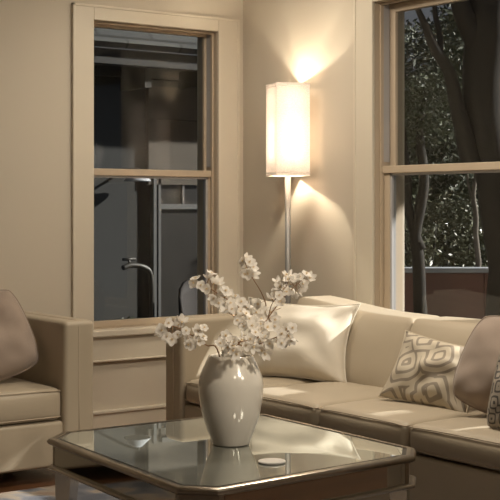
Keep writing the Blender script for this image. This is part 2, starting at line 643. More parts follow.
def make_window(name, w, z0, z1, loc, rz, cas_l, cas_r, sw=0.048, tr=0.045):
    """local frame: x along the wall, -y into the room, wall face at y=0"""
    root = bpy.data.objects.new(name, None)
    root.location = loc
    root.rotation_euler = (0, 0, rz)
    C.objects.link(root)
    struct(root)
    ct = 0.020
    b = bmesh.new()
    bx(b, -cas_l, 0.004, -ct, 0, z0, z1 + 0.075, 0.004)
    bx(b, w - 0.004, w + cas_r, -ct, 0, z0, z1 + 0.075, 0.004)
    bx(b, 0.004, w - 0.004, -ct, 0, z1 - 0.004, z1 + 0.075, 0.004)
    # thin raised backband
    bx(b, -cas_l - 0.004, -cas_l + 0.012, -ct - 0.006, 0, z0, z1 + 0.08, 0.003)
    bx(b, w + cas_r - 0.012, w + cas_r + 0.004, -ct - 0.006, 0, z0, z1 + 0.08, 0.003)
    bx(b, -cas_l - 0.004, w + cas_r + 0.004, -ct - 0.006, 0, z1 + 0.066, z1 + 0.08, 0.003)
    link_mesh('casing', b, M['trim'], root)
    b = bmesh.new()
    bx(b, -cas_l - 0.02, w + cas_r + 0.02, -0.045, 0.05, z0 - 0.035, z0 + 0.006, 0.008)
    link_mesh('stool', b, M['trim'], root)
    b = bmesh.new()
    bx(b, -cas_l, w + cas_r, -0.018, 0, z0 - 0.175, z0 - 0.035, 0.003)
    bx(b, -cas_l - 0.004, w + cas_r + 0.004, -0.026, 0, z0 - 0.178, z0 - 0.166, 0.004)
    link_mesh('apron', b, M['trim'], root)
    jd = 0.20
    b = bmesh.new()
    bx(b, -0.001, 0.006, 0, jd, z0, z1)
    bx(b, w - 0.006, w + 0.001, 0, jd, z0, z1)
    bx(b, 0.006, w - 0.006, 0, jd, z1 - 0.006, z1 + 0.001)
    bx(b, 0.006, w - 0.006, 0.05, jd + 0.06, z0 - 0.03, z0 + 0.012)
    # stop beads
    for x in (0.006, w - 0.018):
        bx(b, x, x + 0.012, 0.030, 0.052, z0 + 0.006, z1 - 0.006, 0.002)
    bx(b, 0.018, w - 0.018, 0.030, 0.052, z1 - 0.018, z1 - 0.006, 0.002)
    link_mesh('jamb', b, M['sashwood'], root)
    b = bmesh.new()
    for x in (0.006, w - 0.012):
        bx(b, x, x + 0.006, 0.052, 0.135, 1.55, z1 - 0.01)
    link_mesh('sash_channel', b, M['channel'], root)
    zm = 1.487
    # lower sash: inner track
    y0, y1 = 0.054, 0.092
    b = bmesh.new()
    bx(b, 0.013, 0.013 + sw, y0, y1, z0 + 0.012, zm, 0.004)
    bx(b, w - 0.013 - sw, w - 0.013, y0, y1, z0 + 0.012, zm, 0.004)
    bx(b, 0.013 + sw, w - 0.013 - sw, y0, y1, z0 + 0.012, z0 + 0.05, 0.004)
    bx(b, 0.013, w - 0.013, y0 - 0.012, y1, zm, zm + 0.040, 0.004)
    lo = link_mesh('lower_sash', b, M['sashwood'], root)
    b = bmesh.new()
    bx(b, 0.013 + sw, w - 0.013 - sw, 0.072, 0.076, z0 + 0.05, zm)
    link_mesh('pane', b, M['glass'], lo)
    b = bmesh.new()
    g = 0.012
    bx(b, 0.013 + sw, 0.013 + sw + g, y0 + 0.006, y1, z0 + 0.05, zm)
    bx(b, w - 0.013 - sw - g, w - 0.013 - sw, y0 + 0.006, y1, z0 + 0.05, zm)
    bx(b, 0.013 + sw, w - 0.013 - sw, y0 + 0.006, y1, zm - g, zm)
    link_mesh('glazing_bead', b, M['channel'], lo)
    # upper sash: outer track
    y0, y1 = 0.096, 0.134
    b = bmesh.new()
    bx(b, 0.013, 0.013 + sw, y0, y1, zm, z1 - 0.01, 0.004)
    bx(b, w - 0.013 - sw, w - 0.013, y0, y1, zm, z1 - 0.01, 0.004)
    bx(b, 0.013 + sw, w - 0.013 - sw, y0, y1, z1 - 0.01 - tr, z1 - 0.01, 0.004)
    bx(b, 0.013 + sw, w - 0.013 - sw, y0, y1, zm, zm + 0.036, 0.004)
    up = link_mesh('upper_sash', b, M['sashwood'], root)
    b = bmesh.new()
    bx(b, 0.013 + sw, w - 0.013 - sw, 0.113, 0.117, zm + 0.036, z1 - 0.01 - tr)
    link_mesh('pane', b, M['glass'], up)
    return root


make_window('window_1', LW[1] - LW[0], LW[2], LW[3], (LW[0], WY, 0), 0, 0.128, 0.148, 0.018, 0.016)
# the right wall's outside is +X: local x runs along -Y from the far jamb
make_window('window_2', RW[1] - RW[0], RW[2], RW[3], (WX, RW[1], 0), -PI / 2, 0.142, 0.142)
make_window('added_window', RW2[1] - RW2[0], RW2[2], RW2[3], (WX, RW2[1], 0), -PI / 2, 0.142, 0.142)  # added out of view to let sunlight in


# ------------------------------------------------------------------ sofas
def make_sofa(root, L, depth, seats, backs, aw, zb, zc, rise):
    """local x along the seat (viewer's left to right), y from front to back"""
    ml, mw = M['leather'], M['welt']
    zt_arm, zt_back, fz = 0.762, 0.787, 0.075
    b = bmesh.new()
    rbox(b, aw - 0.004, L - aw + 0.004, 0.012, depth - 0.05, fz, zb, 0.018, (10, 6, 2))
    link_mesh('base', b, ml, root, True)

    def risef(u, p, k=1.0):
        if rise:
            p = p.copy()
            p.z += rise * k * (1 - sstep(0.0, 0.85, p.x)) * sstep(0.45, 0.75, p.z)
        return p
    b = bmesh.new()
    rbox(b, aw * 0.5, L - aw * 0.5, depth - 0.17, depth, fz + 0.01, zt_back - 0.035, 0.03, (24, 3, 8), risef)
    link_mesh('backrest', b, ml, root, True)
    # arms: inner roll and outer slab with a welt between them
    for s in (0, 1):
        def X(a):
            return a if s == 0 else L - a
        b = bmesh.new()
        xs = sorted((X(0), X(aw)))
        rbox(b, xs[0], xs[1], 0.0, depth - 0.01, fz, zt_arm, 0.026, (4, 12, 8))
        a = link_mesh('arm', b, ml, root, True)
        b = bmesh.new()
        xw = X(aw * 0.52)
        tube(b, [(xw, 0.0005, fz + 0.03), (xw, 0.0005, 0.4), (xw, 0.0005, zt_arm - 0.03), (xw, 0.008, zt_arm - 0.008), (xw, 0.03, zt_arm - 0.0005),
                 (xw, depth * 0.5, zt_arm - 0.0005), (xw, depth - 0.05, zt_arm - 0.0005)], 0.0028, 6)
        link_mesh('arm_welt', b, mw, a)
    # seat cushions
    edges = [aw] + list(seats) + [L - aw]
    for x0, x1 in zip(edges, edges[1:]):
        b = bmesh.new()

        def crown(u, p):
            p = p.copy()
            f = (1 - u.x ** 4) * (1 - abs(u.y) ** 3)
            p.z += (0.022 * f if u.z > 0 else 0)
            if u.y < -0.5:
                p.y -= 0.014 * (1 - u.x ** 4) * (1 - u.z ** 2)
            p.z += 0.002 * noise.noise(p * 9)
            return p
        rbox(b, x0 + 0.003, x1 - 0.003, 0.012, depth - 0.30, zb + 0.004, zc, 0.034, (14, 12, 4), crown)
        c = link_mesh('seat_cushion', b, ml, root, True)
        b = bmesh.new()
        for z, yy in ((zc - 0.012, 0.017), (zb + 0.022, 0.014)):
            pts = []
            m = 14
            for i in range(m + 1):
                x = x0 + 0.016 + (x1 - x0 - 0.032) * i / m
                u = -1 + 2 * i / m
                pts.append((x, yy - 0.003 - 0.012 * (1 - u ** 4) * (0.35 if z > 0.4 else 0.25), z + (0.006 * (1 - u ** 4) if z > 0.4 else 0)))
            pts = [(x0 + 0.007, yy + 0.03, z)] + pts + [(x1 - 0.007, yy + 0.03, z)]
            tube(b, pts, 0.003, 6)
        link_mesh('welt', b, mw, c)
    # back cushions, leaning
    edges = [aw] + list(backs) + [L - aw]
    for i, (x0, x1) in enumerate(zip(edges, edges[1:])):
        b = bmesh.new()

        def lean(u, p):
            p = p.copy()
            t = (p.z - 0.44) / 0.35
            bul = (1 - u.x ** 6) * (1 - abs(u.z) ** 3)
            if u.y < 0.999:
                p.y += (0.165 * t - 0.035 * bul) * (1 - u.y) / 2
            p = risef(u, p)
            p.z += 0.004 * (1 - u.x ** 4) * max(0, u.z)
            return p
        rbox(b, x0 + 0.001, x1 - 0.001, depth - 0.375, depth - 0.008, 0.44, zt_back, 0.03, (14, 4, 12), lean)
        link_mesh('back_cushion', b, ml, root, True)
    for x in (0.05, L - 0.05):
        for y in (0.06, depth - 0.07):
            b = bmesh.new()
            tube(b, [(x, y, 0.0), (x, y, fz + 0.012)], [0.018, 0.026], 12)
            link_mesh('foot', b, M['foot'], root)


# right sofa: front faces -X, its left arm is the far one
rs = thing('sofa', 'long beige leather sofa on the right, with four throw pillows, beneath the wide window', 'sofa', (3.45, 5.475, 0), -PI / 2)
RL = 5.475 - 2.78
make_sofa(rs, RL, 0.93, (5.475 - 4.85, 5.475 - 4.288, 5.475 - 3.731), (5.475 - 4.45, 5.475 - 3.75), 0.162, 0.345, 0.462, 0.06)
ls = thing('sofa', 'beige leather sofa at the left edge, with one mauve pillow, beside the narrow window', 'sofa', (0.974, 5.5, 0), 0)
make_sofa(ls, 2.1, 0.90, (1.05,), (1.05,), 0.165, 0.29, 0.445, 0.0)


# ------------------------------------------------------------------ throw pillows
def pillow_mesh(name, w, h, t, m, seed, pinch=0.07, n=26):
    bm = bmesh.new()
    uvl = bm.loops.layers.uv.new('UVMap')
    random.seed(seed)
    off = Vector((random.uniform(-9, 9), random.uniform(-9, 9), 3.7))

    def pt(i, j, s):
        u = -1 + 2 * i / n
        v = -1 + 2 * j / n
        cx = 1 - pinch * (1 - v * v)
        cy = 1 - pinch * (1 - u * u)
        x = u * cx * w / 2
        z = v * cy * h / 2
        k = 1 - (0.10 if pinch < 0.05 else 0.0) * abs(u * v) ** 3
        x *= k
        z *= k
        a = max(0, 1 - u * u)
        b = max(0, 1 - v * v)
        th = t / 2 * (a * b) ** 0.55 * (1.0 - 0.22 * v)
        wr = noise.noise(Vector((u * 2.0, v * 2.0, s)) + off) * 0.042 * (a * b) ** 0.5
        # folds running in from the corners
        wr += 0.016 * math.sin(9 * (abs(u) - abs(v)) + 2 * off.x) * (abs(u * v)) ** 1.2 * (a * b) ** 0.3
        return (x, s * (th + wr * (1 if s < 0 else 0.5)), z)
    grid = {}
    for s in (-1, 1):
        for i in range(n + 1):
            for j in range(n + 1):
                edge = i in (0, n) or j in (0, n)
                if edge and s == 1:
                    grid[(s, i, j)] = grid[(-1, i, j)]
                else:
                    grid[(s, i, j)] = bm.verts.new(pt(i, j, s))
        for i in range(n):
            for j in range(n):
                q = [grid[(s, i, j)], grid[(s, i + 1, j)], grid[(s, i + 1, j + 1)], grid[(s, i, j + 1)]]
                ij = [(i, j), (i + 1, j), (i + 1, j + 1), (i, j + 1)]
                if s == 1:
                    q.reverse(); ij.reverse()
                f = bm.faces.new(q)
                for lp, (a, b2) in zip(f.loops, ij):
                    lp[uvl].uv = (a / n * w * 2.2, b2 / n * h * 2.2)
    o = link_mesh(name, bm, m, None, True)
    # piping seam round the edge, part of the same pillow
    bm = bmesh.new()
    path = [(i, 0) for i in range(n)] + [(n, j) for j in range(n)] + [(n - i, n) for i in range(n)] + [(0, n - j) for j in range(n)]
    pts = [pt(i, j, -1) for i, j in path]
    tube(bm, pts, 0.0035, 6, closed=True)
    s = link_mesh('seam', bm, m, o)
    return o


def place(o, base, face, lean, roll=0.0):
    """base = centre of the bottom edge line; face = compass direction the front looks to"""
    rz = math.radians(180 - face)          # local -Y is the front
    R = Matrix.Rotation(rz, 4, 'Z') @ Matrix.Rotation(math.radians(-lean), 4, 'X') @ Matrix.Rotation(math.radians(roll), 4, 'Y')
    o.matrix_world = Matrix.Translation(base) @ R


def pillow(label, base, face, lean, roll, w, h, t, m, seed, group=None, pinch=0.07):
    o = pillow_mesh('throw_pillow', w, h, t, m, seed, pinch)
    tag(o, label, 'pillow', group)
    place(o, base, face, lean, roll)
    return o


pillow('large cream pillow leaning in the corner of the right sofa, behind the blossoms', (3.90, 4.985, 0.655), 236, 26, 2, 0.58, 0.42, 0.18, M['cream'], 3, pinch=0.13)
pillow('cream pillow with a grey line maze pattern on the right sofa', (3.83, 3.955, 0.605), 250, 30, 9, 0.42, 0.315, 0.16, M['maze'], 8, pinch=0.09)
pillow('plain mauve pillow standing on the right sofa beside the maze patterned pillow', (3.86, 3.525, 0.66), 246, 24, 14, 0.46, 0.38, 0.21, M['mauve'], 12, pinch=-0.05)
pillow('dark flecked pillow cut off by the right edge of the photo', (3.69, 3.245, 0.63), 250, 22, 3, 0.40, 0.36, 0.16, M['spots'], 15, pinch=0.02)
pillow('plain mauve pillow leaning on the arm of the left sofa', (2.62, 5.77, 0.675), 190, 22, -16, 0.46, 0.42, 0.22, M['mauve'], 21, pinch=-0.03)

# ------------------------------------------------------------------ rug
bm = bmesh.new()
bx(bm, 0.75, 3.42, 1.95, 5.42, 0.0, 0.012, 0.004)
tag(link_mesh('rug', bm, M['rug']), 'faded blue and beige patterned rug beneath the mirrored coffee table', 'rug')

# ------------------------------------------------------------------ coffee table
TQ = [(2.199, 4.373), (2.111, 3.195), (3.148, 3.251), (3.182, 4.360)]   # far-left, near, right, far-right
TC = Vector((sum(p[0] for p in TQ) / 4, sum(p[1] for p in TQ) / 4, 0))


def chamfered(inset, ch):
    """table outline moved inwards by inset with cut corners, ordered round"""
    q = [Vector((p[0], p[1])) for p in TQ]
    n = 4
    lines = []
    for i in range(n):
        a, b = q[i], q[(i + 1) % n]
        d = (b - a).normalized()
        nrm = Vector((-d.y, d.x))
        lines.append((a + nrm * inset, d))
    cs = []
    for i in range(n):
        p, d = lines[i - 1]
        r, e = lines[i]
        t = ((r - p).x * e.y - (r - p).y * e.x) / (d.x * e.y - d.y * e.x)
        cs.append(p + d * t)
    out = []
    for i in range(n):
        din = lines[i - 1][1]
        dout = lines[i][1]
        out.append(cs[i] - din * ch)
        out.append(cs[i] + dout * ch)
    return out


tb = thing('coffee_table', 'square mirrored coffee table with antique silver edges, centre of the room', 'table', (TC.x, TC.y, 0.012))
TZ = 0.460 - 0.012


def loc2(p):
    return (p.x - TC.x, p.y - TC.y)


def ring(bm, secs, mi=0):
    """secs: list of (inset, chamfer, z) making a closed section swept round the outline"""
    rr = []
    for ins, ch, z in secs:
        rr.append([bm.verts.new((*loc2(p), z)) for p in chamfered(ins, ch)])
    m = len(rr)
    for i in range(m):
        a, b = rr[i], rr[(i + 1) % m]
        for k in range(8):
            f = bm.faces.new((a[k], a[(k + 1) % 8], b[(k + 1) % 8], b[k]))
            f.material_index = mi


def plate(bm, ins, ch, z0, z1, mi=0):
    lo = [bm.verts.new((*loc2(p), z0)) for p in chamfered(ins, ch)]
    hi = [bm.verts.new((*loc2(p), z1)) for p in chamfered(ins, ch)]
    bm.faces.new(hi).material_index = mi
    bm.faces.new(list(reversed(lo))).material_index = mi
    for k in range(8):
        bm.faces.new((lo[k], lo[(k + 1) % 8], hi[(k + 1) % 8], hi[k])).material_index = mi


CH = 0.095
bm = bmesh.new()
secs = []
for k in range(9):      # half round nose plus flat inside
    a = -PI / 2 + PI * k / 8
    secs.append((0.014 - 0.014 * math.cos(a), CH, TZ - 0.013 + 0.013 * math.sin(a)))
secs += [(0.026, CH - 0.006, TZ - 0.001), (0.028, CH - 0.006, TZ - 0.024)]
ring(bm, secs)
bmesh.ops.recalc_face_normals(bm, faces=bm.faces)
link_mesh('top_moulding', bm, M['bronze'], tb, True, 35)
bm = bmesh.new(); plate(bm, 0.0265, CH - 0.006, TZ - 0.016, TZ - 0.0035)
bmesh.ops.recalc_face_normals(bm, faces=bm.faces)
link_mesh('top_border', bm, M['darkedge'], tb)
bm = bmesh.new(); plate(bm, 0.040, CH - 0.012, TZ - 0.010, TZ - 0.002)
bmesh.ops.recalc_face_normals(bm, faces=bm.faces)
link_mesh('mirror_top', bm, M['mirror_top'], tb)
# apron
A1, A0 = TZ - 0.026, TZ - 0.098
o1 = chamfered(0.016, CH)
o2 = chamfered(0.030, CH - 0.006)
for k in range(8):
    bm = bmesh.new()
    a, b = o1[k], o1[(k + 1) % 8]
    c, d = o2[(k + 1) % 8], o2[k]
    if k % 2 == 1:      # long sides: mirror panel, held short of the posts
        e = (b - a).normalized()
        a2, b2 = a + e * 0.020, b - e * 0.020
        c2, d2 = c - e * 0.014, d + e * 0.014
        pts = [a2, b2, c2, d2]
    else:
        e0 = (o1[k] - o1[k - 1]).normalized()
        e1 = (o1[(k + 2) % 8] - o1[(k + 1) % 8]).normalized()
        pts = [a - e0 * 0.018, a, b, b + e1 * 0.018, c + e1 * 0.012, c, d, d - e0 * 0.012]
    lo = [bm.verts.new((*loc2(p), A0)) for p in pts]
    hi = [bm.verts.new((*loc2(p), A1)) for p in pts]
    n_ = len(pts)
    bm.faces.new(hi); bm.faces.new(list(reversed(lo)))
    for i in range(n_):
        bm.faces.new((lo[i], lo[(i + 1) % n_], hi[(i + 1) % n_], hi[i]))
    bmesh.ops.recalc_face_normals(bm, faces=bm.faces)
    link_mesh('apron_panel' if k % 2 else 'corner_post', bm, M['mirror_side'] if k % 2 else M['bronze'], tb)
bm = bmesh.new()
secs = []
for k in range(7):
    a = -PI / 2 + PI * k / 6
    secs.append((0.010 - 0.010 * math.cos(a), CH, A0 - 0.008 + 0.008 * math.sin(a)))
secs += [(0.034, CH - 0.008, A0), (0.034, CH - 0.008, A0 - 0.016)]
ring(bm, secs)
bmesh.ops.recalc_face_normals(bm, faces=bm.faces)
link_mesh('lower_moulding', bm, M['bronze'], tb, True, 35)
# under panel
bm = bmesh.new(); plate(bm, 0.033, CH - 0.008, A0 - 0.012, A0 - 0.004)
bmesh.ops.recalc_face_normals(bm, faces=bm.faces)
link_mesh('under_panel', bm, M['darkedge'], tb)
LZ = A0 - 0.015
for i in range(4):
    p0, p1 = o1[2 * i], o1[2 * i + 1]
    mid = (p0 + p1) / 2
    inw = (Vector((TC.x, TC.y)) - mid).normalized()
    sd_ = Vector((-inw.y, inw.x))
    bm = bmesh.new()
    rows = []
    for z, wd in ((LZ, 0.105), (LZ - 0.012, 0.105), (LZ - 0.014, 0.098), (LZ - 0.10, 0.086), (0.0, 0.058)):
        hw = wd / 2
        base = mid + inw * 0.004
        pts = [base - sd_ * hw, base + sd_ * hw, base + sd_ * hw * 0.9 + inw * wd * 0.62, base - sd_ * hw * 0.9 + inw * wd * 0.62]
        rows.append([bm.verts.new((*loc2(p), z)) for p in pts])
    bm.faces.new(rows[0]); bm.faces.new(list(reversed(rows[-1])))
    for a, b in zip(rows, rows[1:]):
        for k in range(4):
            bm.faces.new((a[k], a[(k + 1) % 4], b[(k + 1) % 4], b[k]))
    bmesh.ops.recalc_face_normals(bm, faces=bm.faces)
    link_mesh('leg', bm, M['silverleg'], tb)

TOP = 0.4583
# ------------------------------------------------------------------ coaster
bm = bmesh.new()  # plain flat white disc, added for a white oval on the table top
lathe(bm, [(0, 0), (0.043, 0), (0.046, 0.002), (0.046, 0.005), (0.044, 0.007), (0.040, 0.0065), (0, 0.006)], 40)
o = link_mesh('disc', bm, M['disc'], None, True, 40)
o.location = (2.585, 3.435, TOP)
tag(o, 'small round white coaster on the mirrored table beside the vase', 'disc')

# ------------------------------------------------------------------ vase
VP = Vector((2.668, 3.788, TOP))
prof = [(0, 0.0), (0.055, 0.0), (0.063, 0.002), (0.065, 0.006), (0.0735, 0.030), (0.085, 0.060), (0.096, 0.093), (0.1045, 0.126), (0.110, 0.160),
        (0.1135, 0.195), (0.1135, 0.222), (0.1105, 0.243), (0.1045, 0.262), (0.096, 0.282), (0.087, 0.303), (0.079, 0.320), (0.0755, 0.3245), (0.0725, 0.3255)]
inner = [(0.0700, 0.324), (0.068, 0.318), (0.080, 0.295), (0.098, 0.25), (0.104, 0.20), (0.09, 0.09), (0.055, 0.02), (0, 0.016)]
bm = bmesh.new()
lathe(bm, [(r * 1.02, z * 0.975) for r, z in prof + inner], 72)
va = link_mesh('vase', bm, M['vase'], None, True, 60)
va.location = VP
tag(va, 'glossy cream ceramic vase on the mirrored coffee table', 'vase')


# ------------------------------------------------------------------ blossom branches
F2 = Vector((math.sin(YAW), math.cos(YAW), 0))
R2 = Vector((math.cos(YAW), -math.sin(YAW), 0))


def at(x, y, d):
    p = F2 * d + R2 * ((x - 250) / 1300 * d)
    return Vector((p.x, p.y, EYE - (y - 208) * d / 1300))


def blossom_mesh(seed, cup):
    random.seed(seed)
    bm = bmesh.new()
    R = 0.0195
    for k in range(5):
        ang = 2 * PI * k / 5 + random.uniform(-0.12, 0.12)
        ln = R * random.uniform(0.9, 1.1)
        wd = ln * 0.52
        cp = cup * random.uniform(0.7, 1.3)
        ca, sa = math.cos(ang), math.sin(ang)
        rows = []
        for i in range(7):
            s = i / 6
            half = wd * (math.sin(PI * min(1, s * 0.86 + 0.10)) ** 0.75)
            row = []
            for j in range(-2, 3):
                v = j / 2 * half
                rad = 0.002 + s * ln - (0.14 * ln if (i == 6 and j == 0) else 0)
                z = cp * s * s * ln + 0.25 * abs(v) * abs(v) / wd + 0.0012 * math.sin(6 * s + k)
                row.append(bm.verts.new((ca * rad - sa * v, sa * rad + ca * v, z)))
            rows.append(row)
        for a, b in zip(rows, rows[1:]):
            for j in range(4):
                f = bm.faces.new((a[j], a[j + 1], b[j + 1], b[j]))
                f.smooth = True
    for k in range(9):
        a = 2 * PI * k / 9
        r = 0.0055 * (0.6 + 0.4 * (k % 2))
        tube(bm, [(0, 0, 0.0), (r * 0.6 * math.cos(a), r * 0.6 * math.sin(a), 0.005), (r * math.cos(a), r * math.sin(a), 0.0085)], [0.0004, 0.0004, 0.0009], 4, mi=1)
    tube(bm, [(0, 0, -0.006), (0, 0, 0.001)], [0.001, 0.003], 6, mi=1)
    me = bpy.data.meshes.new('blossom')
    bm.normal_update(); bm.to_mesh(me); bm.free()
    me.materials.append(M['petal']); me.materials.append(M['stamen'])
    return me


BM = [blossom_mesh(5, 0.35), blossom_mesh(6, 0.75), blossom_mesh(7, 1.25), blossom_mesh(9, 0.1)]


def curve_pts(cp, n=6):
    P = [cp[0] * 2 - cp[1]] + cp + [cp[-1] * 2 - cp[-2]]
    out = []
    for i in range(1, len(P) - 2):
        a, b, c, d = P[i - 1], P[i], P[i + 1], P[i + 2]
        for k in range(n):
            t = k / n
            out.append(0.5 * ((2 * b) + (c - a) * t + (2 * a - 5 * b + 4 * c - d) * t * t + (3 * b - a - 3 * c + d) * t ** 3))
    out.append(cp[-1])
    return out


def branch(label, seed, stems, flowers):
    """stems: list of [(px,py,depth),...] from root to tip; flowers: (px,py,depth)"""
    rnd = random.Random(seed)
    root = thing('blossom_branch', label, 'branch', VP + Vector((0, 0, 0.02)), 0, 'white blossom branches in the vase')
    org = root.location.copy()
    base = Vector((rnd.uniform(-0.02, 0.02), rnd.uniform(-0.02, 0.02), 0.03))
    bm = bmesh.new()
    allp = []
    for si, st in enumerate(stems):
        cp = [at(*s) - org for s in st]
        if si == 0:
            cp = [base] + cp
        pts = curve_pts(cp)
        m = len(pts)
        r0, r1 = (0.0030, 0.0012) if si == 0 else (0.0020, 0.0010)
        tube(bm, pts, [r0 + (r1 - r0) * i / (m - 1) for i in range(m)], 6)
        allp += pts[(6 if si == 0 else 0):]
    flowers = flowers + [(x + rnd.uniform(-5, 5), y + rnd.uniform(-5, 5), d + rnd.uniform(-0.03, 0.03)) for x, y, d in flowers[::2]]
    fl = []
    for (x, y, d) in flowers:
        p = at(x, y, d) - org
        near = min(allp, key=lambda q: (q - p).length)
        dirn = (p - near)
        if dirn.length < 0.006:
            dirn = Vector((rnd.uniform(-1, 1), rnd.uniform(-1, 1), rnd.uniform(-0.3, 1)))
            dirn = dirn.normalized() * 0.012
            p = near + dirn
        tube(bm, [near, near + dirn * 0.5 + Vector((0, 0, 0.002)), p], [0.0011, 0.0009, 0.0008], 5)
        out = dirn.normalized() * 0.8 + Vector((rnd.uniform(-0.6, 0.6), rnd.uniform(-0.6, 0.6), rnd.uniform(-0.2, 0.6))) - F2 * 0.6
        fl.append((p, out.normalized()))
    link_mesh('stem', bm, M['twig'], root, True)
    for i, (p, d) in enumerate(fl):
        b = bpy.data.objects.new('blossom', BM[rnd.randrange(4)])
        C.objects.link(b)
        b.parent = root
        q = d.to_track_quat('Z', 'Y').to_matrix().to_4x4() @ Matrix.Rotation(rnd.uniform(0, 6.3), 4, 'Z')
        s = rnd.uniform(0.85, 1.08)
        b.matrix_basis = Matrix.Translation(p) @ q @ Matrix.Scale(s, 4)


D0 = 4.60
branch('blossom branch reaching low to the left over the vase rim', 31,
       [[(219, 354, 4.62), (206, 345, 4.56), (190, 334, 4.52), (176, 327, 4.50), (166, 325, 4.49)]],
       [(163, 328, 4.49), (168, 323, 4.47), (172, 339, 4.46), (177, 334, 4.49), (182, 322, 4.52), (186, 331, 4.47), (192, 344, 4.47), (189, 339, 4.51), (198, 332, 4.53), (204, 328, 4.50), (203, 337, 4.49), (160, 333, 4.5)])
branch('blossom branch arching up to the left, thick with flowers', 32,
       [[(234, 352, 4.66), (254, 335, 4.66), (248, 318, 4.66), (236, 305, 4.65), (220, 295, 4.63), (206, 286, 4.62), (197, 282, 4.62)],
        [(236, 305, 4.65), (238, 318, 4.60), (230, 314, 4.58)]],
       [(196, 279, 4.62), (201, 285, 4.6), (209, 278, 4.63), (207, 289, 4.6), (214, 283, 4.65), (214, 298, 4.59), (221, 292, 4.6), (219, 303, 4.6), (225, 297, 4.66), (230, 303, 4.6), (235, 297, 4.66), (241, 302, 4.62), (227, 312, 4.58), (233, 310, 4.6), (240, 312, 4.61), (247, 307, 4.66), (249, 319, 4.62), (255, 313, 4.67), (256, 327, 4.62), (244, 326, 4.6), (261, 320, 4.66), (224, 305, 4.63), (237, 320, 4.59)])
branch('thin upright blossom branch, topmost of those in the vase', 33,
       [[(238, 353, 4.65), (256, 340, 4.70), (264, 322, 4.72), (266, 306, 4.72), (261, 292, 4.71), (252, 277, 4.70), (245, 263, 4.70)],
        [(266, 306, 4.72), (272, 311, 4.74), (281, 308, 4.75)]],
       [(243, 261, 4.7), (249, 262, 4.68), (246, 268, 4.72), (252, 267, 4.7), (244, 273, 4.69), (253, 274, 4.72), (266, 312, 4.7), (262, 318, 4.69), (270, 318, 4.72), (259, 304, 4.7)])
branch('blossom branch rising to the upper right of the vase', 34,
       [[(241, 353, 4.63), (256, 336, 4.62), (268, 318, 4.66), (280, 302, 4.70), (293, 288, 4.73), (303, 279, 4.75)],
        [(268, 318, 4.66), (272, 304, 4.62), (280, 294, 4.60), (286, 287, 4.6)]],
       [(306, 274, 4.75), (300, 277, 4.73), (303, 284, 4.76), (295, 279, 4.72), (290, 284, 4.74), (298, 291, 4.74), (287, 292, 4.69), (281, 287, 4.6), (276, 293, 4.6), (283, 299, 4.71), (290, 278, 4.61), (272, 299, 4.62), (292, 290, 4.76), (278, 282, 4.62), (266, 326, 4.63), (274, 326, 4.67), (262, 333, 4.61)])
branch('short blossom branch leaning low to the right of the vase', 35,
       [[(241, 354, 4.62), (252, 347, 4.58), (262, 343, 4.55), (274, 338, 4.54), (286, 333, 4.53), (294, 324, 4.53)]],
       [(262, 350, 4.53), (270, 343, 4.52), (277, 340, 4.55), (282, 334, 4.51), (288, 335, 4.53), (292, 328, 4.52), (287, 328, 4.55), (266, 338, 4.55), (281, 343, 4.5), (259, 344, 4.56)])
branch('cluster of short blossom twigs at the front of the vase mouth', 36,
       [[(231, 354, 4.61), (231, 346, 4.55), (226, 343, 4.50), (219, 346, 4.49)],
        [(231, 346, 4.55), (240, 342, 4.50), (249, 340, 4.51), (254, 336, 4.53)]],
       [(218, 347, 4.49), (222, 341, 4.51), (228, 347, 4.48), (230, 339, 4.51), (235, 343, 4.48), (238, 350, 4.47), (241, 341, 4.51), (246, 345, 4.48), (250, 338, 4.52), (253, 346, 4.5), (233, 350, 4.46), (255, 333, 4.53), (226, 336, 4.53), (243, 335, 4.54)])

# ------------------------------------------------------------------ floor lamp
LX, LY = 4.525, 5.862
fl = thing('floor_lamp', 'steel floor lamp with a tall square linen shade, lit, in the room corner', 'lamp', (LX, LY, 0), math.radians(-19.7))
bm = bmesh.new()
bx(bm, -0.115, 0.115, -0.115, 0.115, 0, 0.02, 0.005)
bx(bm, -0.03, 0.03, -0.03, 0.03, 0.02, 0.03, 0.003)
link_mesh('base', bm, M['chrome'], fl)
Z0, Z1, HS = 1.482, 2.006, 0.099
bm = bmesh.new()
tube(bm, [(0, 0, 0.028), (0, 0, 0.8), (0, 0, 1.52)], 0.0165, 24)
tube(bm, [(0, 0, 1.515), (0, 0, Z0 + 0.08)], 0.006, 10)
tube(bm, [(0.04, 0, 1.55), (0.04, 0, Z1 - 0.20), (0.01, 0, Z1 - 0.20)], 0.003, 8)
tube(bm, [(0.0, 0, 1.55), (0.04, 0, 1.55)], 0.003, 8)
link_mesh('pole', bm, M['pole'], fl)
bm = bmesh.new()
n_ = 10
for k in range(4):
    a, b = [(-HS, -HS), (HS, -HS), (HS, HS), (-HS, HS)][k], [(HS, -HS), (HS, HS), (-HS, HS), (-HS, -HS)][k]
    vs = []
    for i in range(n_ + 1):
        z = Z0 + (Z1 - Z0) * i / n_
        vs.append((bm.verts.new((a[0], a[1], z)), bm.verts.new((b[0], b[1], z))))
    for (p, q), (r, s) in zip(vs, vs[1:]):
        bm.faces.new((p, q, s, r))
bmesh.ops.remove_doubles(bm, verts=bm.verts, dist=1e-5)
sh = link_mesh('lamp_shade', bm, M['shade'], fl)
sq = [(-HS * 1.005, -HS * 1.005), (HS * 1.005, -HS * 1.005), (HS * 1.005, HS * 1.005), (-HS * 1.005, HS * 1.005)]
for z in (Z0 + 0.001, Z0 + 0.018, Z1 - 0.018, Z1 - 0.001):
    bm = bmesh.new()
    for k in range(4):
        tube(bm, [(*sq[k], z), (*sq[(k + 1) % 4], z)], 0.0016, 6)
    link_mesh('shade_stitching', bm, M['shade_trim'], sh)
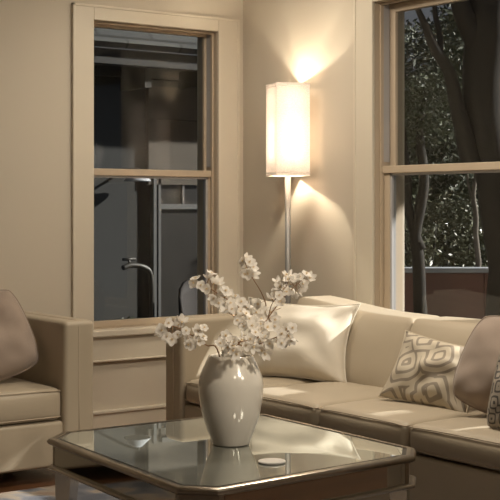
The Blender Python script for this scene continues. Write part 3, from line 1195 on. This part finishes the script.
for z in (Z0 + 0.10, Z1 - 0.10):
    bm = bmesh.new()
    tube(bm, [(-HS, 0, z), (0, 0, z), (HS, 0, z)], 0.0015, 6)
    tube(bm, [(0, -HS, z), (0, HS, z)], 0.0015, 6)
    link_mesh('shade_frame', bm, M['chrome'], sh)
for i, (zz, en) in enumerate(((Z0 + 0.115, 26.0), (Z0 + 0.25, 20.0), (Z1 - 0.115, 17.0))):  # middle bulb is added to fill out the glow of the shade
    bm = bmesh.new()
    lathe(bm, [(0, -0.03), (0.012, -0.028), (0.014, -0.01), (0.024, 0.012), (0.026, 0.025), (0.02, 0.042), (0, 0.05)], 16)
    bo = link_mesh('bulb', bm, M['bulb'], fl, True)
    bo.location = (0, 0, zz)
    bm = bmesh.new()
    lathe(bm, [(0, -0.075), (0.014, -0.075), (0.016, -0.045), (0.029, -0.042), (0.029, -0.037), (0.013, -0.034), (0, -0.034)], 20)  # socket with a flange added to keep bulb light off the pole
    so = link_mesh('socket_shield', bm, M['chrome'], fl, True, 40)
    so.location = (0, 0, zz)
    pl = bpy.data.lights.new('bulb_light', 'POINT')
    pl.energy = en
    pl.color = (1.0, 0.87, 0.66)
    pl.shadow_soft_size = 0.012
    po = bpy.data.objects.new('bulb_light', pl)
    po.location = (0, 0.0, zz + 0.018)
    po.parent = fl
    C.objects.link(po)

# ------------------------------------------------------------------ outdoors
bm = bmesh.new()
bx(bm, -6, 30, WY + TH + 0.02, 34, -0.35, -0.25)
bx(bm, WX + TH + 0.02, 30, -8, WY + TH + 0.02, -0.35, -0.25)
struct(link_mesh('ground', bm, M['soil']))
GZ = -0.25

# porch slab and posts, unseen, added to narrow the low sun to a strip
bm = bmesh.new()
bx(bm, WX + TH, 7.55, -1.0, 5.1, 2.80, 2.92, 0.01)
bx(bm, 7.40, 7.55, -1.0, 5.1, 2.73, 2.80, 0.01)
for yy in (-0.9, 1.9, 4.95):
    bx(bm, 7.42, 7.54, yy, yy + 0.12, -0.30, 2.73, 0.01)
struct(link_mesh('sun_blocker', bm, M['trim']))

# garden wall beyond the right window
ga, gb = Vector((6.30, 7.83)), Vector((8.35, 6.30))
gw = thing('garden_wall', 'low reddish brown garden wall with a grey coping outside the right window', 'wall', (*((ga + gb) / 2), GZ), math.atan2(gb.y - ga.y, gb.x - ga.x))
gl = (gb - ga).length / 2
bm = bmesh.new()
bx(bm, -gl, 0.03, 0, 0.15, 0, 0.80 - GZ, 0.004)
bx(bm, 0.034, gl, 0, 0.15, 0, 0.80 - GZ, 0.004)
link_mesh('wall_panel', bm, M['clay'], gw)
bm = bmesh.new(); bx(bm, -gl - 0.02, gl + 0.02, -0.03, 0.18, 0.80 - GZ, 0.838 - GZ, 0.006)
link_mesh('coping', bm, M['cap'], gw)


def leaves(bm, centre, rad, n, size, rnd, shell=0.5):
    for _ in range(n):
        while True:
            v = Vector((rnd.uniform(-1, 1), rnd.uniform(-1, 1), rnd.uniform(-1, 1)))
            if 0.05 < v.length <= 1:
                break
        v = v * (shell + (1 - shell) * rnd.random()) / max(v.length, 0.35)
        if v.length > 1:
            v.normalize()
        p = Vector(centre) + Vector((v.x * rad[0], v.y * rad[1], v.z * rad[2]))
        a = Vector((rnd.uniform(-1, 1), rnd.uniform(-1, 1), rnd.uniform(-0.9, 0.5))).normalized()
        b = a.cross(Vector((rnd.uniform(-1, 1), rnd.uniform(-1, 1), rnd.uniform(-1, 1)))).normalized()
        s = size * rnd.uniform(0.6, 1.3)
        q = [p - a * s, p + b * s * 0.36, p + a * s, p - b * s * 0.36]
        bm.faces.new([bm.verts.new(x) for x in q])


def tree(name, label, cat, base, trunks, clumps, leaf, seed, group=None):
    """trunks: lists of (x,y,z,r) relative to base; clumps: (x,y,z,rx,ry,rz,n,size) relative"""
    rnd = random.Random(seed)
    root = thing(name, label, cat, base, 0, group)
    for tr in trunks:
        bm = bmesh.new()
        P = curve_pts([Vector(t[:3]) for t in tr], 5)
        rs_ = []
        for i in range(len(P)):
            f = i / 5
            k = min(int(f), len(tr) - 2)
            rs_.append(tr[k][3] + (tr[k + 1][3] - tr[k][3]) * (f - k))
        P = [p + Vector((noise.noise(p * 4), noise.noise(p * 4 + Vector((7, 0, 0))), 0)) * 0.03 for p in P]
        tube(bm, P, rs_, 10)
        link_mesh('trunk' if tr is trunks[0] else 'limb', bm, M['bark'], root, True)
    if clumps:
        bm = bmesh.new()
        for c in clumps:
            leaves(bm, c[:3], c[3:6], c[6], c[7], rnd)
        link_mesh('foliage', bm, leaf, root)
    return root


def rel(x, y, d, base):
    return at(x, y, d) - Vector(base)


# big dark tree with a forking limb, close to the right window
b0 = at(512, 300, 9.0); b0.z = GZ
t1 = [(*rel(488, 395, 9.0, b0), 0.21), (*rel(508, 270, 9.0, b0), 0.14), (*rel(500, 200, 9.0, b0), 0.14), (*rel(484, 110, 9.0, b0), 0.15), (*rel(488, 20, 9.0, b0), 0.16), (*rel(505, -90, 9.0, b0), 0.13), (*rel(520, -200, 9, b0), 0.1)]
t1[0] = (0, 0, -0.02, 0.24)
t2 = [(*rel(472, 165, 8.95, b0), 0.075), (*rel(458, 105, 8.9, b0), 0.052), (*rel(446, 70, 8.85, b0), 0.042), (*rel(432, 45, 8.8, b0), 0.035), (*rel(422, 15, 8.8, b0), 0.022), (*rel(408, -15, 8.8, b0), 0.015)]
t3 = [(*rel(438, 56, 8.84, b0), 0.026), (*rel(440, 30, 8.9, b0), 0.020), (*rel(435, 0, 8.95, b0), 0.016), (*rel(438, -40, 9, b0), 0.015)]
t4 = [(*rel(484, 60, 9, b0), 0.09), (*rel(465, 15, 8.9, b0), 0.07), (*rel(450, -25, 8.9, b0), 0.05)]
tree('tree', 'big dark tree with a forked limb close outside the right window', 'tree', b0, [t1, t2, t3, t4],
     [(*rel(455, -110, 9.4, b0), 0.9, 0.9, 0.5, 700, 0.06), (*rel(480, 40, 9.6, b0), 0.35, 0.35, 0.35, 260, 0.05)], M['leaf_dark'], 41)
# slender tree left of it, in front of the garden wall
b1 = at(424, 330, 9.7); b1.z = GZ
s1 = [(0, 0, -0.02, 0.065), (*rel(420, 300, 9.7, b1), 0.05), (*rel(417, 235, 9.7, b1), 0.045), (*rel(424, 185, 9.7, b1), 0.04), (*rel(421, 130, 9.75, b1), 0.03), (*rel(427, 90, 9.8, b1), 0.015)]
s2 = [(*rel(421, 250, 9.7, b1), 0.04), (*rel(410, 205, 9.7, b1), 0.035), (*rel(405, 160, 9.7, b1), 0.03), (*rel(400, 110, 9.75, b1), 0.02)]
tree('tree', 'slender tree with a dark trunk before the garden wall outside the right window', 'tree', b1, [s1, s2],
     [(*rel(432, 108, 9.8, b1), 0.36, 0.36, 0.30, 2600, 0.024), (*rel(405, 118, 9.8, b1), 0.22, 0.22, 0.28, 1100, 0.024), (*rel(412, 180, 9.8, b1), 0.16, 0.16, 0.2, 300, 0.024)], M['leaf_mid'], 42)
# shrubs just behind the garden wall
for k, (x, y, d, rx, rz, n, lf, lab) in enumerate((
        (408, 242, 10.7, 0.30, 0.36, 900, 'leaf_pale', 'pale leafed shrub behind the garden wall, left of the slender trunk'),
        (446, 232, 11.5, 0.34, 0.40, 1300, 'leaf_pale', 'pale leafed shrub behind the garden wall, right of the slender trunk'),
        (490, 235, 12.1, 0.45, 0.50, 1100, 'leaf_mid', 'dark green shrub behind the garden wall near the right edge'))):
    bb = at(x, y, d); bb.z = GZ
    zc = at(x, y, d).z - GZ
    tree('shrub', lab, 'shrub', bb, [[(0, 0, -0.02, 0.03), (0.03, 0.02, zc * 0.5, 0.025), (-0.02, 0, zc, 0.015)], [(0.02, 0.01, 0.2, 0.02), (0.15, -0.1, zc * 0.8, 0.012), (0.2, -0.12, zc * 1.1, 0.008)]],
         [(0, 0, zc, rx, rx, rz, int(n * 1.6), 0.026), (0.1, -0.1, zc - 0.42, rx * 0.9, rx * 0.9, rz, n // 2, 0.034)], M[lf], 50 + k)
# thin pale bare sapling
b2 = at(478, 300, 10.3); b2.z = GZ
p1 = [(0, 0, -0.02, 0.03), (*rel(477, 235, 10.3, b2), 0.022), (*rel(474, 195, 10.3, b2), 0.018), (*rel(476, 170, 10.3, b2), 0.014)]
p2 = [(*rel(474, 200, 10.3, b2), 0.012), (*rel(468, 185, 10.3, b2), 0.009), (*rel(466, 170, 10.3, b2), 0.007)]
o = tree('sapling', 'thin pale bare sapling seen under the middle rail of the right window', 'sapling', b2, [p1, p2], [], None, 60)
for ch in o.children:
    ch.data.materials[0] = mat('pale_bark', (0.14, 0.12, 0.10), 0.9, var=0.2)
# tree belt further back
for k, (x, y, d, rx, rz, n, lf, lab) in enumerate((
        (405, 70, 16.0, 0.85, 0.62, 2600, 'leaf_dark', 'rounded dark evergreen far behind the slender tree, its top against the sky'),
        (474, 70, 17.6, 0.80, 1.20, 3600, 'leaf_dark', 'tall dark evergreen far behind the forked limb'),
        (498, 60, 19.6, 1.15, 1.45, 3600, 'leaf_dark', 'tall dark evergreen far behind the big trunk'),
        (418, 150, 12.4, 0.62, 0.70, 3000, 'leaf_dark', 'dark bush far behind the middle rail, left'),
        (474, 160, 13.9, 0.85, 0.85, 3000, 'leaf_dark', 'dark bush far behind the middle rail, right'))):
    bb = at(x, y, d); bb.z = GZ
    zc = at(x, y, d).z - GZ
    tree('tree' if y < 100 else 'bush', lab, 'tree' if y < 100 else 'bush', bb,
         [[(0, 0, -0.02, 0.10), (0.05, 0.02, zc * 0.5, 0.08), (0, 0, zc, 0.04)]],
         [(0, 0, zc, rx, rx, rz, n * 2, 0.045), (0.05, 0.05, zc - rz * 1.1, rx, rx, rz * 0.9, n * 2, 0.045)], M[lf], 70 + k)

# neighbouring house beyond the left window
HYN = 9.5
nh = thing('neighbour_house', 'dark neighbouring house with a shingle roof seen through the left window', 'house', (6.0, HYN, GZ))


def hb(name, m, *boxes, parent=nh, bev=0.0):
    bm = bmesh.new()
    for b in boxes:
        bx(bm, b[0] - 6.0, b[1] - 6.0, b[2] - HYN, b[3] - HYN, b[4] - GZ, b[5] - GZ, bev)
    return link_mesh(name, bm, m, parent)


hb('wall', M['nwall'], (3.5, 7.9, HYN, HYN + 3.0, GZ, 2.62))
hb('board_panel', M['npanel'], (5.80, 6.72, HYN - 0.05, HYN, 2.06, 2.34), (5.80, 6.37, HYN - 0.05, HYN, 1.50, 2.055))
hb('eave_beam', M['ndark'], (3.3, 8.1, HYN - 0.55, HYN - 0.42, 2.44, 2.56), (3.4, 8.0, HYN - 0.06, HYN - 0.001, 2.40, 2.60))
hb('bracket', M['ndark'], (5.52, 5.58, HYN - 0.45, HYN - 0.05, 2.28, 2.50))
hb('bracket', M['ndark'], (6.10, 6.14, HYN - 0.40, HYN - 0.05, 2.33, 2.47))
hb('rail', M['nframe'], (6.32, 6.345, HYN - 0.10, HYN - 0.06, 2.30, 2.47))
bm = bmesh.new()
uvl = bm.loops.layers.uv.new('UVMap')
e0, e1 = Vector((3.2, HYN - 0.60, 2.56)), Vector((8.2, HYN - 0.60, 2.56))
r0, r1 = Vector((3.2, HYN + 1.2, 4.6)), Vector((8.2, HYN + 1.2, 4.6))
nn = (e1 - e0).cross(r0 - e0).normalized() * 0.06
V = [bm.verts.new(p - Vector((6.0, HYN, GZ))) for p in (e0, e1, r1, r0, e0 + nn, e1 + nn, r1 + nn, r0 + nn)]
for q in ((3, 2, 1, 0), (4, 5, 6, 7), (0, 1, 5, 4), (2, 3, 7, 6), (1, 2, 6, 5), (3, 0, 4, 7)):
    f = bm.faces.new([V[i] for i in q])
    for lp in f.loops:
        c = lp.vert.co
        lp[uvl].uv = (c.x, math.hypot(c.y, c.z))
link_mesh('roof', bm, M['nroof'], nh)
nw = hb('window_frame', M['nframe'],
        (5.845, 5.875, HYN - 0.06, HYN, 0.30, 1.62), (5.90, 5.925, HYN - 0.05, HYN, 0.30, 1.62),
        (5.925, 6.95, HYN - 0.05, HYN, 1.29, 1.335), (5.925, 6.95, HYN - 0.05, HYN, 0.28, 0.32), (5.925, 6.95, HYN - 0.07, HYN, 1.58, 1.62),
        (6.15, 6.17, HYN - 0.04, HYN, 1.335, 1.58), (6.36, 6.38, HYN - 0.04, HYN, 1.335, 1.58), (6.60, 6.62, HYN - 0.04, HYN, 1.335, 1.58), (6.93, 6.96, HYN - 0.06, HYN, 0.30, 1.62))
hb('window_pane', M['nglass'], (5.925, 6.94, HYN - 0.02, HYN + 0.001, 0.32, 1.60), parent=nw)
bm = bmesh.new()
lathe(bm, [(0, 0.0), (0.06, 0.0), (0.09, -0.02), (0.17, -0.075), (0.18, -0.085), (0.15, -0.08), (0, -0.03)], 24)
o = link_mesh('reflection_cone', bm, M['cap'], nh, True)  # pale cone standing in for a room lamp's reflection in the glass
o.location = (5.60 - 6.0, -0.20, 1.60 - GZ)
o.scale = (0.64, 0.64, 0.9)
bm = bmesh.new()
tube(bm, [(5.60 - 6.0, 0.0, 1.62 - GZ), (5.60 - 6.0, -0.22, 1.62 - GZ), (5.60 - 6.0, -0.22, 1.59 - GZ)], 0.012, 8)
link_mesh('cone_bracket', bm, M['ndark'], nh)  # arm added to carry the reflection stand-in

# bent pipe stand and a round wicker chair in the neighbour's yard
ps = thing('garden_tap', 'bent metal standpipe in the dark yard outside the left window', 'tap', (5.66, 9.2, GZ))
bm = bmesh.new()
zt = 0.83 - GZ
tube(bm, curve_pts([Vector((0.02, 0, 0)), Vector((0.02, 0, zt * 0.6)), Vector((0.01, 0, zt - 0.10)), Vector((-0.06, 0, zt - 0.02)), Vector((-0.18, 0, zt)), Vector((-0.26, 0, zt - 0.02))]), 0.022, 10)
link_mesh('pipe', bm, M['iron'], ps, True)
bm = bmesh.new()
tube(bm, [(-0.20, 0, zt), (-0.20, 0, zt + 0.05)], 0.010, 8)
tube(bm, [(-0.26, 0, zt + 0.05), (-0.14, 0, zt + 0.05)], 0.012, 8)
link_mesh('handle', bm, M['iron'], ps, True)
wc = thing('garden_chair', 'round backed dark wicker chair in the yard outside the left window', 'chair', (6.12, 8.9, GZ))
bm = bmesh.new()
rows = []
for i in range(13):
    a = PI * i / 12
    row = []
    for j in range(7):
        z = 0.36 + 0.10 * j * (0.25 + 0.75 * math.sin(a) ** 0.6)
        row.append(bm.verts.new((0.34 * math.cos(a), -0.05 + 0.30 * math.sin(a) * (1 + 0.03 * j), z)))
    rows.append(row)
for a, b in zip(rows, rows[1:]):
    for j in range(6):
        bm.faces.new((a[j], b[j], b[j + 1], a[j + 1]))
o = link_mesh('backrest', bm, M['wicker'], wc, True)
md = o.modifiers.new('thick', 'SOLIDIFY'); md.thickness = 0.03
bm = bmesh.new(); rbox(bm, -0.32, 0.32, -0.30, 0.24, 0.32, 0.42, 0.04, (6, 6, 2))
link_mesh('seat', bm, M['wicker'], wc, True)
for sx in (-0.26, 0.26):
    for sy in (-0.24, 0.18):
        bm = bmesh.new(); tube(bm, [(sx, sy, 0), (sx, sy, 0.34)], 0.018, 8)
        link_mesh('leg', bm, M['iron'], wc)
bs = at(126, 322, 10.2); bs.z = GZ
tree('shrub', 'low dark shrub beside the standpipe outside the left window', 'shrub', bs, [[(0, 0, -0.02, 0.02), (0.01, 0, 0.3, 0.015), (0, 0, 0.55, 0.01)]],
     [(0, 0, 0.5, 0.2, 0.2, 0.2, 500, 0.03)], M['leaf_dark'], 90)
